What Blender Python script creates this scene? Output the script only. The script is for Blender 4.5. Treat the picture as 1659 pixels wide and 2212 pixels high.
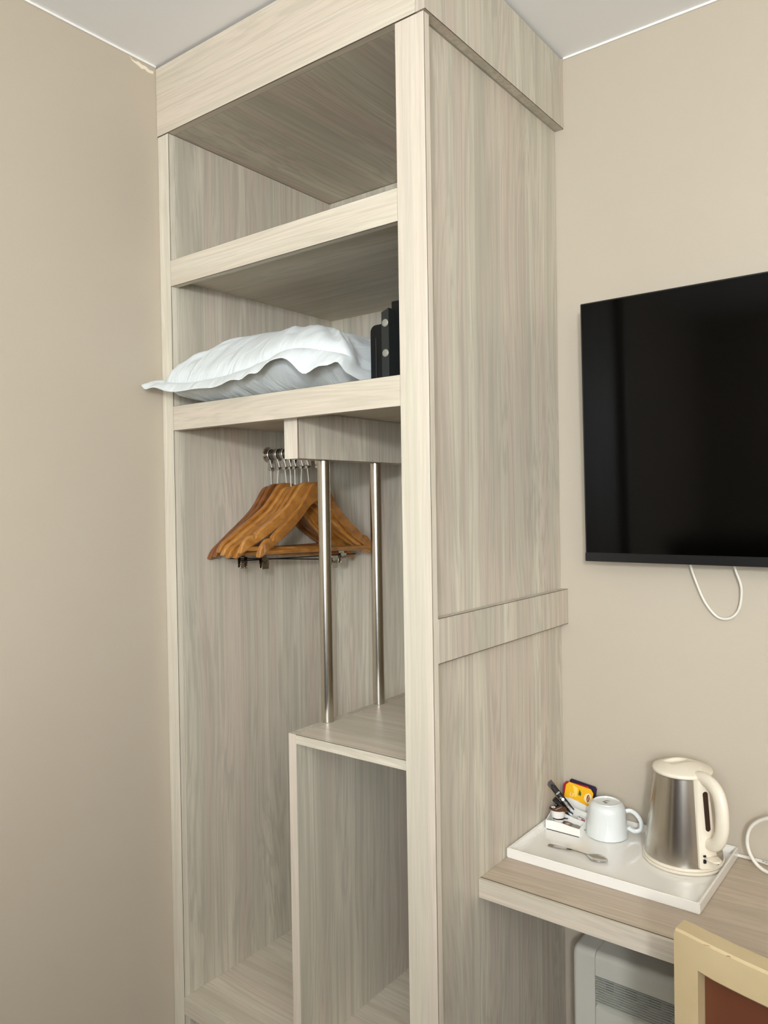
import bpy, bmesh, math, random
from mathutils import Vector, Matrix
random.seed(7)
sc = bpy.context.scene
for o in list(bpy.data.objects): bpy.data.objects.remove(o)

# ------------------------------------------------------------------ camera
cam_d = bpy.data.cameras.new('camera'); cam = bpy.data.objects.new('camera', cam_d)
sc.collection.objects.link(cam); sc.camera = cam
YAW, PITCH, ROLL, FPX = 0.6543, -0.0127, -0.0156, 1677.08
r_ = Vector((math.cos(YAW), math.sin(YAW), 0)); f_ = Vector((-math.sin(YAW), math.cos(YAW), 0)); u_ = Vector((0, 0, 1))
f2 = f_*math.cos(PITCH) + u_*math.sin(PITCH); u2 = u_*math.cos(PITCH) - f_*math.sin(PITCH)
r3 = r_*math.cos(ROLL) + u2*math.sin(ROLL); u3 = u2*math.cos(ROLL) - r_*math.sin(ROLL)
cam.matrix_world = Matrix(((r3.x, u3.x, -f2.x, 1.57), (r3.y, u3.y, -f2.y, -1.7595), (r3.z, u3.z, -f2.z, 1.4429), (0, 0, 0, 1)))
cam_d.sensor_fit = 'HORIZONTAL'; cam_d.sensor_width = 36; cam_d.lens = 36*FPX/1659
cam_d.clip_start = 0.02

# ------------------------------------------------------------------ world, lights, exposure
ROOM_X, ROOM_Y, H, FL = 3.3, -4.2, 2.5, -0.065
WX0, WX1, WZ0, WZ1 = 1.95, 3.15, 1.0, 2.32
w = bpy.data.worlds.new('sky'); sc.world = w; w.use_nodes = True
bg = w.node_tree.nodes['Background']; bg.inputs[0].default_value = (0.80, 0.90, 1.0, 1); bg.inputs[1].default_value = 4.0

def area(name, loc, rot, sx, sy, power, col):
    d = bpy.data.lights.new(name, 'AREA'); d.shape = 'RECTANGLE'; d.size = sx; d.size_y = sy; d.energy = power; d.color = col
    o = bpy.data.objects.new(name, d); o.location = loc; o.rotation_euler = rot; sc.collection.objects.link(o); return o
# daylight entering by the window behind the camera
area('window_daylight', ((WX0+WX1)/2, ROOM_Y-0.02, (WZ0+WZ1)/2), (math.radians(108), 0, 0), WX1-WX0, WZ1-WZ0, 43, (0.88, 0.96, 1.04))
# fill lamp added unseen behind the camera to brighten ceiling and upper walls
LAMP = (2.35, -2.9, 1.88)
ld = bpy.data.lights.new('added_fill_light', 'POINT'); ld.energy = 58; ld.shadow_soft_size = .09; ld.color = (0.93, 0.97, 1.0)
lo = bpy.data.objects.new('added_fill_light', ld); lo.location = LAMP; sc.collection.objects.link(lo)

sc.view_settings.view_transform = 'Standard'; sc.view_settings.look = 'None'
sc.view_settings.gamma = 1; sc.view_settings.use_curve_mapping = False
sc.view_settings.exposure = 1.0

# ------------------------------------------------------------------ materials
def lin(c):
    r = []
    for v in c:
        v /= 255.0
        r.append(v/12.92 if v <= .04045 else ((v+.055)/1.055)**2.4)
    return tuple(r)+(1,)

def mat(name, col, rough=.5, metal=0, spec=.5, coat=0, **kw):
    m = bpy.data.materials.new(name); m.use_nodes = True
    b = m.node_tree.nodes['Principled BSDF']
    b.inputs['Base Color'].default_value = lin(col); b.inputs['Roughness'].default_value = rough
    b.inputs['Metallic'].default_value = metal; b.inputs['Specular IOR Level'].default_value = spec
    b.inputs['Coat Weight'].default_value = coat
    for k, v in kw.items(): b.inputs[k].default_value = v
    return m

class NT:
    def __init__(s, m): s.t = m.node_tree; s.b = s.t.nodes['Principled BSDF']
    def n(s, kind, **kw):
        x = s.t.nodes.new(kind)
        for k, v in kw.items(): setattr(x, k, v)
        return x
    def l(s, a, b): s.t.links.new(a, b)

def bump(nt, h, strength, dist=.001):
    bp = nt.n('ShaderNodeBump'); bp.inputs['Strength'].default_value = strength; bp.inputs['Distance'].default_value = dist
    nt.l(h, bp.inputs['Height']); nt.l(bp.outputs[0], nt.b.inputs['Normal'])

def plaster(name, c1, c2, scale=3, bs=.25, rough=.85):
    m = mat(name, c1, rough, spec=.3); nt = NT(m)
    tc = nt.n('ShaderNodeTexCoord')
    n1 = nt.n('ShaderNodeTexNoise'); n1.inputs['Scale'].default_value = scale; n1.inputs['Detail'].default_value = 2
    nt.l(tc.outputs['Object'], n1.inputs['Vector'])
    mx = nt.n('ShaderNodeMix', data_type='RGBA'); mx.inputs[6].default_value = lin(c1); mx.inputs[7].default_value = lin(c2)
    nt.l(n1.outputs[0], mx.inputs[0]); nt.l(mx.outputs[2], nt.b.inputs['Base Color'])
    n2 = nt.n('ShaderNodeTexNoise'); n2.inputs['Scale'].default_value = 260; n2.inputs['Detail'].default_value = 3
    nt.l(tc.outputs['Object'], n2.inputs['Vector']); bump(nt, n2.outputs[0], bs, .0008)
    return m

def wood(name, axis, light, dark, pink, fig=1.0, rough=.42):
    """pale laminate: broad soft bands, cathedral figure and fine pores, all running along one axis"""
    m = mat(name, light, rough, spec=.35); nt = NT(m)
    tc = nt.n('ShaderNodeTexCoord'); oi = nt.n('ShaderNodeObjectInfo')
    off = nt.n('ShaderNodeVectorMath', operation='MULTIPLY_ADD')
    cmb = nt.n('ShaderNodeCombineXYZ')
    for i in range(3): nt.l(oi.outputs['Random'], cmb.inputs[i])
    nt.l(cmb.outputs[0], off.inputs[0]); off.inputs[1].default_value = (17.3, 9.1, 23.7); nt.l(tc.outputs['Object'], off.inputs[2])
    def mapped(across, along):
        s = [across]*3; s['XYZ'.index(axis)] = along
        mp = nt.n('ShaderNodeMapping'); mp.inputs['Scale'].default_value = s; nt.l(off.outputs[0], mp.inputs[0]); return mp.outputs[0]
    def noise(vec, detail=3, rgh=.5, dist=0):
        n = nt.n('ShaderNodeTexNoise'); n.inputs['Scale'].default_value = 1; n.inputs['Detail'].default_value = detail
        n.inputs['Roughness'].default_value = rgh; n.inputs['Distortion'].default_value = dist; nt.l(vec, n.inputs['Vector']); return n.outputs[0]
    def ramp(v, pts):
        r = nt.n('ShaderNodeValToRGB'); e = r.color_ramp.elements
        e[0].position, e[0].color = pts[0][0], (pts[0][1],)*3+(1,); e[1].position, e[1].color = pts[-1][0], (pts[-1][1],)*3+(1,)
        for p, c in pts[1:-1]: x = e.new(p); x.color = (c,)*3+(1,)
        nt.l(v, r.inputs[0]); return r.outputs[0]
    def mix(f, a, b):
        x = nt.n('ShaderNodeMix', data_type='RGBA')
        for s, v in ((0, f), (6, a), (7, b)):
            if isinstance(v, (tuple, float, int)): x.inputs[s].default_value = v
            else: nt.l(v, x.inputs[s])
        return x.outputs[2]
    def mul(a, k):
        x = nt.n('ShaderNodeMath', operation='MULTIPLY'); nt.l(a, x.inputs[0]); x.inputs[1].default_value = k; return x.outputs[0]
    bands = ramp(noise(mapped(13, .55), 3, .6), [(.36, 0), (.48, .35), (.56, .6), (.68, 1)])
    bands2 = ramp(noise(mapped(19, .8), 2, .5), [(.42, 0), (.62, 1)])
    # cathedral lines
    dn = noise(mapped(7, 1.1), 1, .4)
    wv = nt.n('ShaderNodeTexNoise'); wv.inputs['Scale'].default_value = 1; wv.inputs['Detail'].default_value = 2
    add = nt.n('ShaderNodeVectorMath', operation='MULTIPLY_ADD'); nt.l(dn, add.inputs[0]); add.inputs[1].default_value = (14, 14, 14); nt.l(mapped(105, 1.3), add.inputs[2])
    nt.l(add.outputs[0], wv.inputs['Vector'])
    lines = ramp(wv.outputs[0], [(.38, 1), (.5, .25), (.6, 0)])
    fine = ramp(noise(mapped(420, 9), 3, .6), [(.35, 1), (.6, 0)])
    c = mix(bands, lin(light), lin(dark)); c = mix(mul(bands2, .75), c, lin(pink))
    dk = tuple(v*.80 for v in lin(dark)[:3])+(1,)
    c = mix(mul(lines, .50*fig), c, dk)
    c = mix(mul(fine, .34), c, dk)
    nt.l(c, nt.b.inputs['Base Color'])
    bump(nt, fine, .12, .0004)
    return m

LT, DK, PK = (221, 213, 194), (186, 180, 163), (206, 189, 174)
M = {}
M['wx'] = wood('pale_laminate_grain_x', 'X', (226, 217, 199), (201, 192, 172), (218, 202, 185), .8)
M['wz'] = wood('pale_laminate_grain_z', 'Z', LT, DK, PK)
M['wy'] = wood('pale_laminate_grain_y', 'Y', LT, DK, PK)
M['wzf'] = wood('pale_laminate_stile', 'Z', (228, 220, 202), (208, 199, 180), (220, 205, 189), .7)
M['wd'] = wood('pale_laminate_desk', 'X', (208, 192, 170), (182, 166, 146), (196, 176, 158), .8, .38)
M['wall'] = plaster('beige_wall_paint', (191, 180, 162), (187, 175, 157))
M['ceil'] = plaster('white_ceiling_paint', (249, 249, 248), (247, 247, 247), 2, .15)
M['caulk'] = mat('white_caulk', (245, 243, 238), .6)
M['chip'] = mat('bare_plaster', (238, 226, 206), .9)
M['floor'] = plaster('brown_carpet', (92, 76, 60), (78, 64, 50), 40, .6, .95)
M['door'] = mat('dark_door_paint', (60, 48, 40), .5)
M['white'] = mat('white_frame_paint', (235, 235, 232), .4)
M['steel'] = mat('satin_steel', (205, 200, 190), .22, 1)
M['chrome'] = mat('chrome', (190, 184, 174), .08, 1)
M['darkchrome'] = mat('dark_chrome', (120, 114, 104), .14, 1)
M['black'] = mat('black_powder_coat', (9, 10, 10), .5, spec=.3)
M['blackbar'] = mat('black_lock_bar', (34, 37, 36), .45)
M['bolt'] = mat('steel_bolt_end', (160, 158, 145), .45, .35)
M['screen'] = mat('glossy_black_screen', (2, 2, 2), .09, spec=.16)
M['bezel'] = mat('black_bezel', (10, 11, 13), .3)
M['plastic'] = mat('white_cable', (226, 221, 208), .35)
M['cream'] = mat('cream_plastic', (232, 222, 203), .38)
M['tray'] = mat('white_glossy_melamine', (238, 234, 226), .13, coat=.4)
M['china'] = mat('white_porcelain', (226, 229, 226), .1, coat=.5)
M['caddy'] = mat('white_plastic', (240, 238, 230), .3)
M['heater'] = mat('off_white_metal', (214, 211, 198), .45)
M['grey_in'] = mat('grey_inner_metal', (150, 152, 140), .6)
M['dark_in'] = mat('dark_hollow', (14, 14, 13), .8)
M['slat'] = mat('pale_slat_edge', (205, 206, 194), .5)
M['leather'] = mat('brown_leather', (100, 58, 38), .42, spec=.45)
M['pin'] = mat('bright_wire', (232, 232, 228), .32, .6)
M['ink'] = mat('dark_grey_print', (84, 88, 84), .5)

# brushed steel
def brushed():
    m = mat('brushed_steel', (196, 190, 180), .24, 1); return m
    tc = nt.n('ShaderNodeTexCoord'); mp = nt.n('ShaderNodeMapping'); mp.inputs['Scale'].default_value = (30, 30, 900)
    n = nt.n('ShaderNodeTexNoise'); n.inputs['Scale'].default_value = 1; nt.l(tc.outputs['Object'], mp.inputs[0]); nt.l(mp.outputs[0], n.inputs['Vector'])
    r = nt.n('ShaderNodeMapRange'); r.inputs[3].default_value = .2; r.inputs[4].default_value = .34
    nt.l(n.outputs[0], r.inputs[0]); nt.l(r.outputs[0], nt.b.inputs['Roughness']); return m
M['brushed'] = brushed()

def hanger_wood(name, c1, c2):
    m = mat(name, c1, .3, coat=.35); nt = NT(m)
    tc = nt.n('ShaderNodeTexCoord'); mp = nt.n('ShaderNodeMapping'); mp.inputs['Scale'].default_value = (180, 30, 55)
    n = nt.n('ShaderNodeTexNoise'); n.inputs['Scale'].default_value = 1; n.inputs['Detail'].default_value = 4
    nt.l(tc.outputs['Object'], mp.inputs[0]); nt.l(mp.outputs[0], n.inputs['Vector'])
    mx = nt.n('ShaderNodeMix', data_type='RGBA'); mx.inputs[6].default_value = lin(c1); mx.inputs[7].default_value = lin(c2)
    r = nt.n('ShaderNodeMapRange'); r.inputs[1].default_value = .35; r.inputs[2].default_value = .65
    nt.l(n.outputs[0], r.inputs[0]); nt.l(r.outputs[0], mx.inputs[0]); nt.l(mx.outputs[2], nt.b.inputs['Base Color'])
    return m
M['hang1'] = hanger_wood('varnished_hanger_wood', (178, 120, 54), (142, 88, 32))
M['hang2'] = hanger_wood('reddish_hanger_wood', (140, 86, 42), (104, 60, 28))
M['hang3'] = hanger_wood('pale_hanger_wood', (196, 140, 72), (164, 106, 46))

def cloth():
    m = mat('white_cotton', (214, 219, 219), .85, spec=.2); nt = NT(m)
    nt.b.inputs['Sheen Weight'].default_value = .15
    tc = nt.n('ShaderNodeTexCoord'); mp = nt.n('ShaderNodeMapping'); mp.inputs['Scale'].default_value = (34, 9, 9); mp.inputs['Rotation'].default_value = (0, 0, .35)
    n = nt.n('ShaderNodeTexNoise'); n.inputs['Scale'].default_value = 1; n.inputs['Detail'].default_value = 3; n.inputs['Distortion'].default_value = .5
    nt.l(tc.outputs['Object'], mp.inputs[0]); nt.l(mp.outputs[0], n.inputs['Vector'])
    bump(nt, n.outputs[0], .8, .012); return m
M['cloth'] = cloth()

def chair_wood():
    m = mat('worn_beige_wood', (200, 176, 134), .5); nt = NT(m)
    tc = nt.n('ShaderNodeTexCoord'); n = nt.n('ShaderNodeTexNoise'); n.inputs['Scale'].default_value = 18; n.inputs['Detail'].default_value = 4
    nt.l(tc.outputs['Object'], n.inputs['Vector'])
    mx = nt.n('ShaderNodeMix', data_type='RGBA'); mx.inputs[6].default_value = lin((198, 178, 140)); mx.inputs[7].default_value = lin((184, 162, 122))
    nt.l(n.outputs[0], mx.inputs[0]); nt.l(mx.outputs[2], nt.b.inputs['Base Color']); return m
M['chair'] = chair_wood()
M['wear'] = mat('worn_edge_dark', (150, 112, 66), .7)

# ------------------------------------------------------------------ helpers
COL = sc.collection
def finish(name, bm, m, parent=None, smooth=False, loc=None, world=True):
    me = bpy.data.meshes.new(name)
    bmesh.ops.recalc_face_normals(bm, faces=bm.faces)
    bm.to_mesh(me); bm.free()
    if m is not None: me.materials.append(m)
    if smooth:
        for p in me.polygons: p.use_smooth = True
        if smooth != 'all': me.set_sharp_from_angle(angle=math.radians(38))
    o = bpy.data.objects.new(name, me); COL.objects.link(o)
    if loc is not None: o.location = loc
    if parent is not None:
        o.parent = parent
        if world:
            P = Vector(parent.location) if parent.parent is None else Vector(parent.location)+Vector(parent.parent.location)
            o.location = Vector(o.location) - P
    return o
def tag(o, label=None, cat=None, group=None, kind=None):
    if label: o['label'] = label
    if cat: o['category'] = cat
    if group: o['group'] = group
    if kind: o['kind'] = kind
    return o
def empty(name, loc, label, cat, group=None, rz=0):
    o = bpy.data.objects.new(name, None); COL.objects.link(o); o.location = loc; o.rotation_euler = (0, 0, rz)
    o.empty_display_size = .05
    return tag(o, label, cat, group)
def bm_box(bm, x0, x1, y0, y1, z0, z1, bev=0):
    r = bmesh.ops.create_cube(bm, size=1)
    for v in r['verts']:
        v.co.x = (x0+x1)/2 + v.co.x*(x1-x0); v.co.y = (y0+y1)/2 + v.co.y*(y1-y0); v.co.z = (z0+z1)/2 + v.co.z*(z1-z0)
    if bev:
        es = list({e for v in r['verts'] for e in v.link_edges})
        bmesh.ops.bevel(bm, geom=es, offset=bev, segments=2, affect='EDGES', profile=.6)
def box(name, x0, x1, y0, y1, z0, z1, m, parent=None, bev=.0007):
    c = Vector(((x0+x1)/2, (y0+y1)/2, (z0+z1)/2)); bm = bmesh.new()
    bm_box(bm, x0-c.x, x1-c.x, y0-c.y, y1-c.y, z0-c.z, z1-c.z, bev)
    return finish(name, bm, m, parent, loc=c)
def bm_lathe(bm, prof, seg=48, c=(0, 0, 0), cap0=False, cap1=False):
    rings = []
    for r, z in prof:
        rings.append([bm.verts.new((c[0]+r*math.cos(2*math.pi*k/seg), c[1]+r*math.sin(2*math.pi*k/seg), c[2]+z)) for k in range(seg)])
    for a, b in zip(rings, rings[1:]):
        for k in range(seg): bm.faces.new((a[k], a[(k+1) % seg], b[(k+1) % seg], b[k]))
    if cap0: bm.faces.new(rings[0][::-1])
    if cap1: bm.faces.new(rings[-1])
def spline(pts, n=8, closed=False):
    pts = [Vector(p) for p in pts]; out = []; N = len(pts)
    rng = range(N) if closed else range(N-1)
    for i in rng:
        g = (lambda j: pts[j % N]) if closed else (lambda j: pts[max(0, min(N-1, j))])
        p0, p1, p2, p3 = g(i-1), g(i), g(i+1), g(i+2)
        for k in range(n):
            t = k/n
            out.append(.5*((2*p1)+(-p0+p2)*t+(2*p0-5*p1+4*p2-p3)*t*t+(-p0+3*p1-3*p2+p3)*t**3))
    if not closed: out.append(pts[-1])
    return out
def bm_tube(bm, pts, rad, seg=10, closed=False, cap=True, flat=None):
    """sweep a circle (or an ellipse: flat=(ra, rb, up)) along points; rad may be a list"""
    pts = [Vector(p) for p in pts]; N = len(pts); rings = []; up = None
    for i, p in enumerate(pts):
        if closed: t = pts[(i+1) % N]-pts[i-1]
        else: t = pts[min(i+1, N-1)]-pts[max(i-1, 0)]
        t.normalize()
        if flat: a = Vector(flat[2]).cross(t).normalized(); b = t.cross(a)
        else:
            if up is None: up = Vector((0, 0, 1)) if abs(t.z) < .9 else Vector((1, 0, 0))
            a = up.cross(t).normalized(); b = t.cross(a); up = b
        r = rad[i] if isinstance(rad, (list, tuple)) else rad
        ra, rb = (flat[0]*r, flat[1]*r) if flat else (r, r)
        rings.append([bm.verts.new(p+a*ra*math.cos(2*math.pi*k/seg)+b*rb*math.sin(2*math.pi*k/seg)) for k in range(seg)])
    pairs = list(zip(rings, rings[1:])) + ([(rings[-1], rings[0])] if closed else [])
    for A, B in pairs:
        for k in range(seg): bm.faces.new((A[k], A[(k+1) % seg], B[(k+1) % seg], B[k]))
    if cap and not closed: bm.faces.new(rings[0][::-1]); bm.faces.new(rings[-1])
def tube(name, pts, rad, m, parent=None, seg=10, **kw):
    c = Vector(pts[0]); bm = bmesh.new(); bm_tube(bm, [Vector(p)-c for p in pts], rad, seg, **kw)
    return finish(name, bm, m, parent, smooth=True, loc=c)
def bm_prism(bm, poly, axis, a0, a1):
    """closed polygon of (u,v) extruded along axis from a0 to a1"""
    def P(u, v, a): return {'x': (a, u, v), 'y': (u, a, v), 'z': (u, v, a)}[axis]
    A = [bm.verts.new(P(u, v, a0)) for u, v in poly]; B = [bm.verts.new(P(u, v, a1)) for u, v in poly]
    n = len(poly)
    for i in range(n): bm.faces.new((A[i], A[(i+1) % n], B[(i+1) % n], B[i]))
    bmesh.ops.triangulate(bm, faces=[bm.faces.new(A[::-1]), bm.faces.new(B)])
def text(name, s, size, m, parent, M4, depth=.0002):
    cu = bpy.data.curves.new(name, 'FONT'); cu.body = s; cu.size = size; cu.extrude = depth; cu.align_x = 'CENTER'; cu.align_y = 'CENTER'; cu.resolution_u = 3
    t = bpy.data.objects.new(name+'_tmp', cu); COL.objects.link(t)
    me = bpy.data.meshes.new_from_object(t.evaluated_get(bpy.context.evaluated_depsgraph_get()))
    bpy.data.objects.remove(t); me.materials.clear(); me.materials.append(m); me.name = name
    o = bpy.data.objects.new(name, me); COL.objects.link(o); o.parent = parent; o.matrix_local = M4
    return o
def rot(o, x=0, y=0, z=0): o.rotation_euler = (math.radians(x), math.radians(y), math.radians(z)); return o

# ------------------------------------------------------------------ the room
T = .12
def struct(o): o['kind'] = 'structure'; return o
struct(box('floor', -T, ROOM_X+T, ROOM_Y-T, T, FL-.1, FL, M['floor'], bev=0))
struct(box('ceiling', -T, ROOM_X+T, ROOM_Y-T, T, H, H+.1, M['ceil'], bev=0))
wl = struct(box('wall_left', -T, 0, ROOM_Y, 0, FL, H, M['wall'], bev=0))
struct(box('wall_back', -T, ROOM_X+T, 0, T, FL, H, M['wall'], bev=0))
struct(box('wall_right', ROOM_X, ROOM_X+T, ROOM_Y, 0, FL, H, M['wall'], bev=0))
# wall behind the camera, with its window opening
bm = bmesh.new()
for a in ((-T, WX0, FL, H), (WX1, ROOM_X+T, FL, H), (WX0, WX1, FL, WZ0), (WX0, WX1, WZ1, H)):
    bm_box(bm, a[0], a[1], ROOM_Y-T, ROOM_Y, a[2], a[3])
struct(finish('wall_front', bm, M['wall']))
win = struct(box('window_1', WX0, WX1, ROOM_Y-.10, ROOM_Y-.05, WZ0, WZ0+.05, M['white']))
for a in ((WX0, WX0+.05, WZ0+.05, WZ1-.05), (WX1-.05, WX1, WZ0+.05, WZ1-.05), (WX0, WX1, WZ1-.05, WZ1), ((WX0+WX1)/2-.03, (WX0+WX1)/2+.03, WZ0+.05, WZ1-.05)):
    box('window_frame', a[0], a[1], ROOM_Y-.10, ROOM_Y-.05, a[2], a[3], M['white'], win)
# dark door and black frame added out of view for the television's reflection
dr = struct(box('reflection_door', .001, .02, -2.42, -2.0, FL+.002, 2.1, M['door']))
box('door_frame', .001, .035, -2.50, -2.42, FL+.002, 2.16, mat('black_door_frame', (10, 9, 9), .5), dr)
# bead of white filler between walls and ceiling
struct(box('trim_1', 0, .004, ROOM_Y, -.59, H-.005, H, M['caulk'], bev=.001))
struct(box('trim_2', .7835, ROOM_X, -.004, 0, H-.005, H, M['caulk'], bev=.001))
# chipped paint at the top of the left wall beside the wardrobe
bm = bmesh.new()
up = [(-.662, 2.4945), (-.655, 2.489), (-.645, 2.4885), (-.638, 2.4915), (-.628, 2.488), (-.618, 2.489), (-.608, 2.4845), (-.596, 2.486)]
dn = [(-.597, 2.479), (-.606, 2.4775), (-.613, 2.4775), (-.62, 2.481), (-.63, 2.478), (-.637, 2.4815), (-.645, 2.483), (-.655, 2.486)]
bm_prism(bm, up+dn, 'x', 0.0, .0006)
finish('chipped_paint_patch', bm, M['chip'], wl)

# added out of view: chest that blocks low window light, stem of fill lamp
BD = empty('light_block_chest', (1.55, -2.5, FL), 'long dark wooden chest of drawers added behind the camera to block low light', 'chest')
M['darkwood'] = mat('dark_stained_wood', (74, 54, 40), .55)
box('body', .35, 2.95, -2.72, -2.262, FL+.002, 1.085, M['darkwood'], BD, bev=.002)
box('top', .33, 2.97, -2.74, -2.24, 1.086, 1.12, M['darkwood'], BD, bev=.003)
for i_ in range(3):
    for k_ in range(3):
        dw = box('drawer', .37+i_*.857, 1.215+i_*.857, -2.2615, -2.244, .02+k_*.29, .30+k_*.29, M['darkwood'], BD, bev=.003)
        kn = box('handle', .72+i_*.857, .86+i_*.857, -2.2435, -2.225, .155+k_*.29, .17+k_*.29, M['steel'], None, bev=.003)
        kn.parent = dw; kn.location = Vector(kn.location)-Vector(dw.location)-Vector(BD.location)
CL = empty('added_fill_lamp', (LAMP[0], LAMP[1], H), 'mount and stem of the fill lamp added behind the camera', 'lamp')
bm = bmesh.new(); bm_lathe(bm, [(0, 0), (.05, 0), (.05, -.02), (.012, -.03), (.012, -.50), (.0, -.50)], 24)
finish('lamp_stem', bm, M['white'], CL, smooth=True, loc=(LAMP[0], LAMP[1], H-.0005))

# ------------------------------------------------------------------ wardrobe
WR = empty('wardrobe', (.39, -.29, FL), 'tall open built-in wardrobe in pale wood laminate filling the corner up to the ceiling', 'wardrobe')
FY, ST = -.5875, .0182            # front face, front frame thickness
XL, XR, XP = .0405, .7395, .7599  # inner faces, outer face of the right side
# front frame
box('stile', .0008, .0399, FY, FY+ST, FL+.002, 2.3300, M['wzf'], WR)
box('stile', .7137, .7781, FY, FY+ST, FL+.002, 2.3295, M['wzf'], WR)
box('rail', .0407, .7129, FY, FY+ST, 1.9659, 2.0274, M['wx'], WR)
box('rail', .0407, .7129, FY, FY+ST, 1.6222, 1.6799, M['wx'], WR)
box('rail', .0407, .7129, FY, FY+ST, .2116, .2536, M['wx'], WR)
box('fascia', .0008, .7612, -.5896, -.5702, 2.3312, 2.4935, M['wx'], WR)
box('side_fascia', .7620, .7818, -.5896, -.0012, 2.3312, 2.4935, M['wz'], WR)
# carcass
box('side_panel', .0008, XL, FY+ST+.0008, -.0012, FL+.002, 2.33, M['wz'], WR)
box('side_panel', XR, XP, FY+ST+.0008, -.0012, FL+.002, 2.33, M['wz'], WR)
box('back_panel', XL+.0002, XR-.0002, -.0085, -.0012, FL+.002, 2.33, M['wz'], WR, bev=0)
box('top_panel', .0008, .7612, -.5694, -.0012, 2.3314, 2.352, M['wy'], WR)
box('shelf', XL+.0003, XR-.0003, FY+ST+.0008, -.0088, 1.9835, 2.005, M['wx'], WR)
box('shelf', XL+.0003, XR-.0003, FY+ST+.0008, -.0088, 1.6400, 1.6620, M['wx'], WR)
bot = box('bottom_shelf', XL+.0003, XR-.0003, FY+ST+.0004, -.0088, .2320, .2545, M['wx'], WR)
box('plinth', XL+.0003, XR-.0003, -.50, -.482, FL+.002, .2310, M['wz'], WR)
# protective strip round the outside of the right panel
box('side_strip', XP+.0004, .7785, FY+ST+.001, -.0012, 1.1429, 1.2262, M['wz'], WR)
# short hanging partition below the pillow shelf
box('hanging_partition', .3815, .4205, -.5570, -.0088, 1.5386, 1.6396, M['wz'], WR)
box('partition_edge', .3815, .4198, -.5592, -.5580, 1.5386, 1.6396, M['wzf'], WR, bev=.0003)
# luggage cubby low on the right
box('cubby_side', .3887, .4105, -.5675, -.0088, .2547, .9498, M['wz'], WR)
box('cubby_edge', .3887, .4105, -.5688, -.5677, .2547, .9498, M['wzf'], WR, bev=.0003)
box('cubby_top', .4108, XR-.0003, -.5675, -.0088, .9300, .9499, M['wx'], WR)
box('cubby_top_edge', .4108, XR-.0003, -.5688, -.5677, .9300, .9499, M['wx'], WR, bev=.0003)
# steel tubes between cubby and partition
for y in (-.4555, -.267):
    p = (.4005, y)
    bm = bmesh.new(); bm_lathe(bm, [(.0141, 0), (.0141, .5870)], 40, cap0=True, cap1=True)
    finish('steel_tube', bm, M['steel'], WR, smooth=True, loc=(p[0], p[1], .9503))
# dark glue lines of the edge banding, just behind the visible edges
M['seam'] = mat('dark_glue_line', (70, 58, 46), .7)
def seam(x0, x1, y0, y1, z0, z1, parent=WR): box('edge_line', x0, x1, y0, y1, z0, z1, M['seam'], parent, bev=0)
for z_ in (1.9659, 1.6222): seam(.0407, .7129, FY+.0009, FY+.0024, z_-.0003, z_+.0004)
for z_ in (2.0274, 1.6799): seam(.0407, .7129, FY+.0004, FY+.0014, z_-.0004, z_+.0004)
for x_ in (.7781,): seam(x_-.0004, x_+.0003, FY+.0009, FY+.0020, FL+.002, 2.3290)
seam(.0398, .0402, FY+.0006, FY+.0018, FL+.002, 2.3290)
seam(.0008, .7612, -.5889, -.5876, 2.3308, 2.3315)
seam(.7814, .7821, -.5885, -.0015, 2.3309, 2.3318)
seam(.7781, .7788, FY+ST+.001, -.0015, 1.2256, 1.2265)
seam(.7781, .7788, FY+ST+.001, -.0015, 1.1426, 1.1434)
seam(.4200, .4208, -.5573, -.5562, 1.5386, 1.6396)
seam(.4200, .4208, -.5560, -.0090, 1.5383, 1.5391)
seam(.4108, XR-.0003, -.5692, -.5684, .9494, .9502)

# clothes rail
RY, RZ = -.277, 1.5755
bm = bmesh.new(); bm_tube(bm, [(0, 0, 0), (.3405, 0, 0)], .0142, 32)
rail_ = finish('clothes_rail', bm, M['darkchrome'], WR, smooth=True, loc=(XL+.0003, RY, RZ))
bm = bmesh.new(); bm_tube(bm, [(0, 0, 0), (.0015, 0, 0), (.004, 0, 0), (.0105, 0, 0)], [.0215, .0215, .0200, .0175], 32)
fl = finish('rail_flange', bm, M['chrome'], rail_, smooth=True); fl.location = (0.0002, 0, 0)

# ------------------------------------------------------------------ hangers
def smooth_curve(P, n=6):
    return [(v.x, v.y) for v in spline([(a, b, 0) for a, b in P], n)]
TOP = smooth_curve([(0, 0), (.018, -.001), (.034, -.010), (.052, -.034), (.078, -.064), (.118, -.095), (.150, -.117), (.172, -.133)], 4)
NOT = [(.1735, -.1435), (.181, -.1465), (.1835, -.139)]
TIP = smooth_curve([(.184, -.139), (.196, -.142), (.208, -.152), (.217, -.166), (.2205, -.182)], 3)
NOTCHLESS = smooth_curve([(.172, -.133), (.190, -.146), (.207, -.158), (.217, -.170), (.2205, -.182)], 3)
BOT = smooth_curve([(.2155, -.1845), (.205, -.1795), (.18, -.165), (.15, -.149), (.12, -.131), (.088, -.108), (.060, -.084), (.036, -.062), (.015, -.052), (0, -.050)], 3)
def arm_plan(u):      # contoured hangers sweep forward towards the tips
    return .005*(abs(u)/.22)**2
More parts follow.
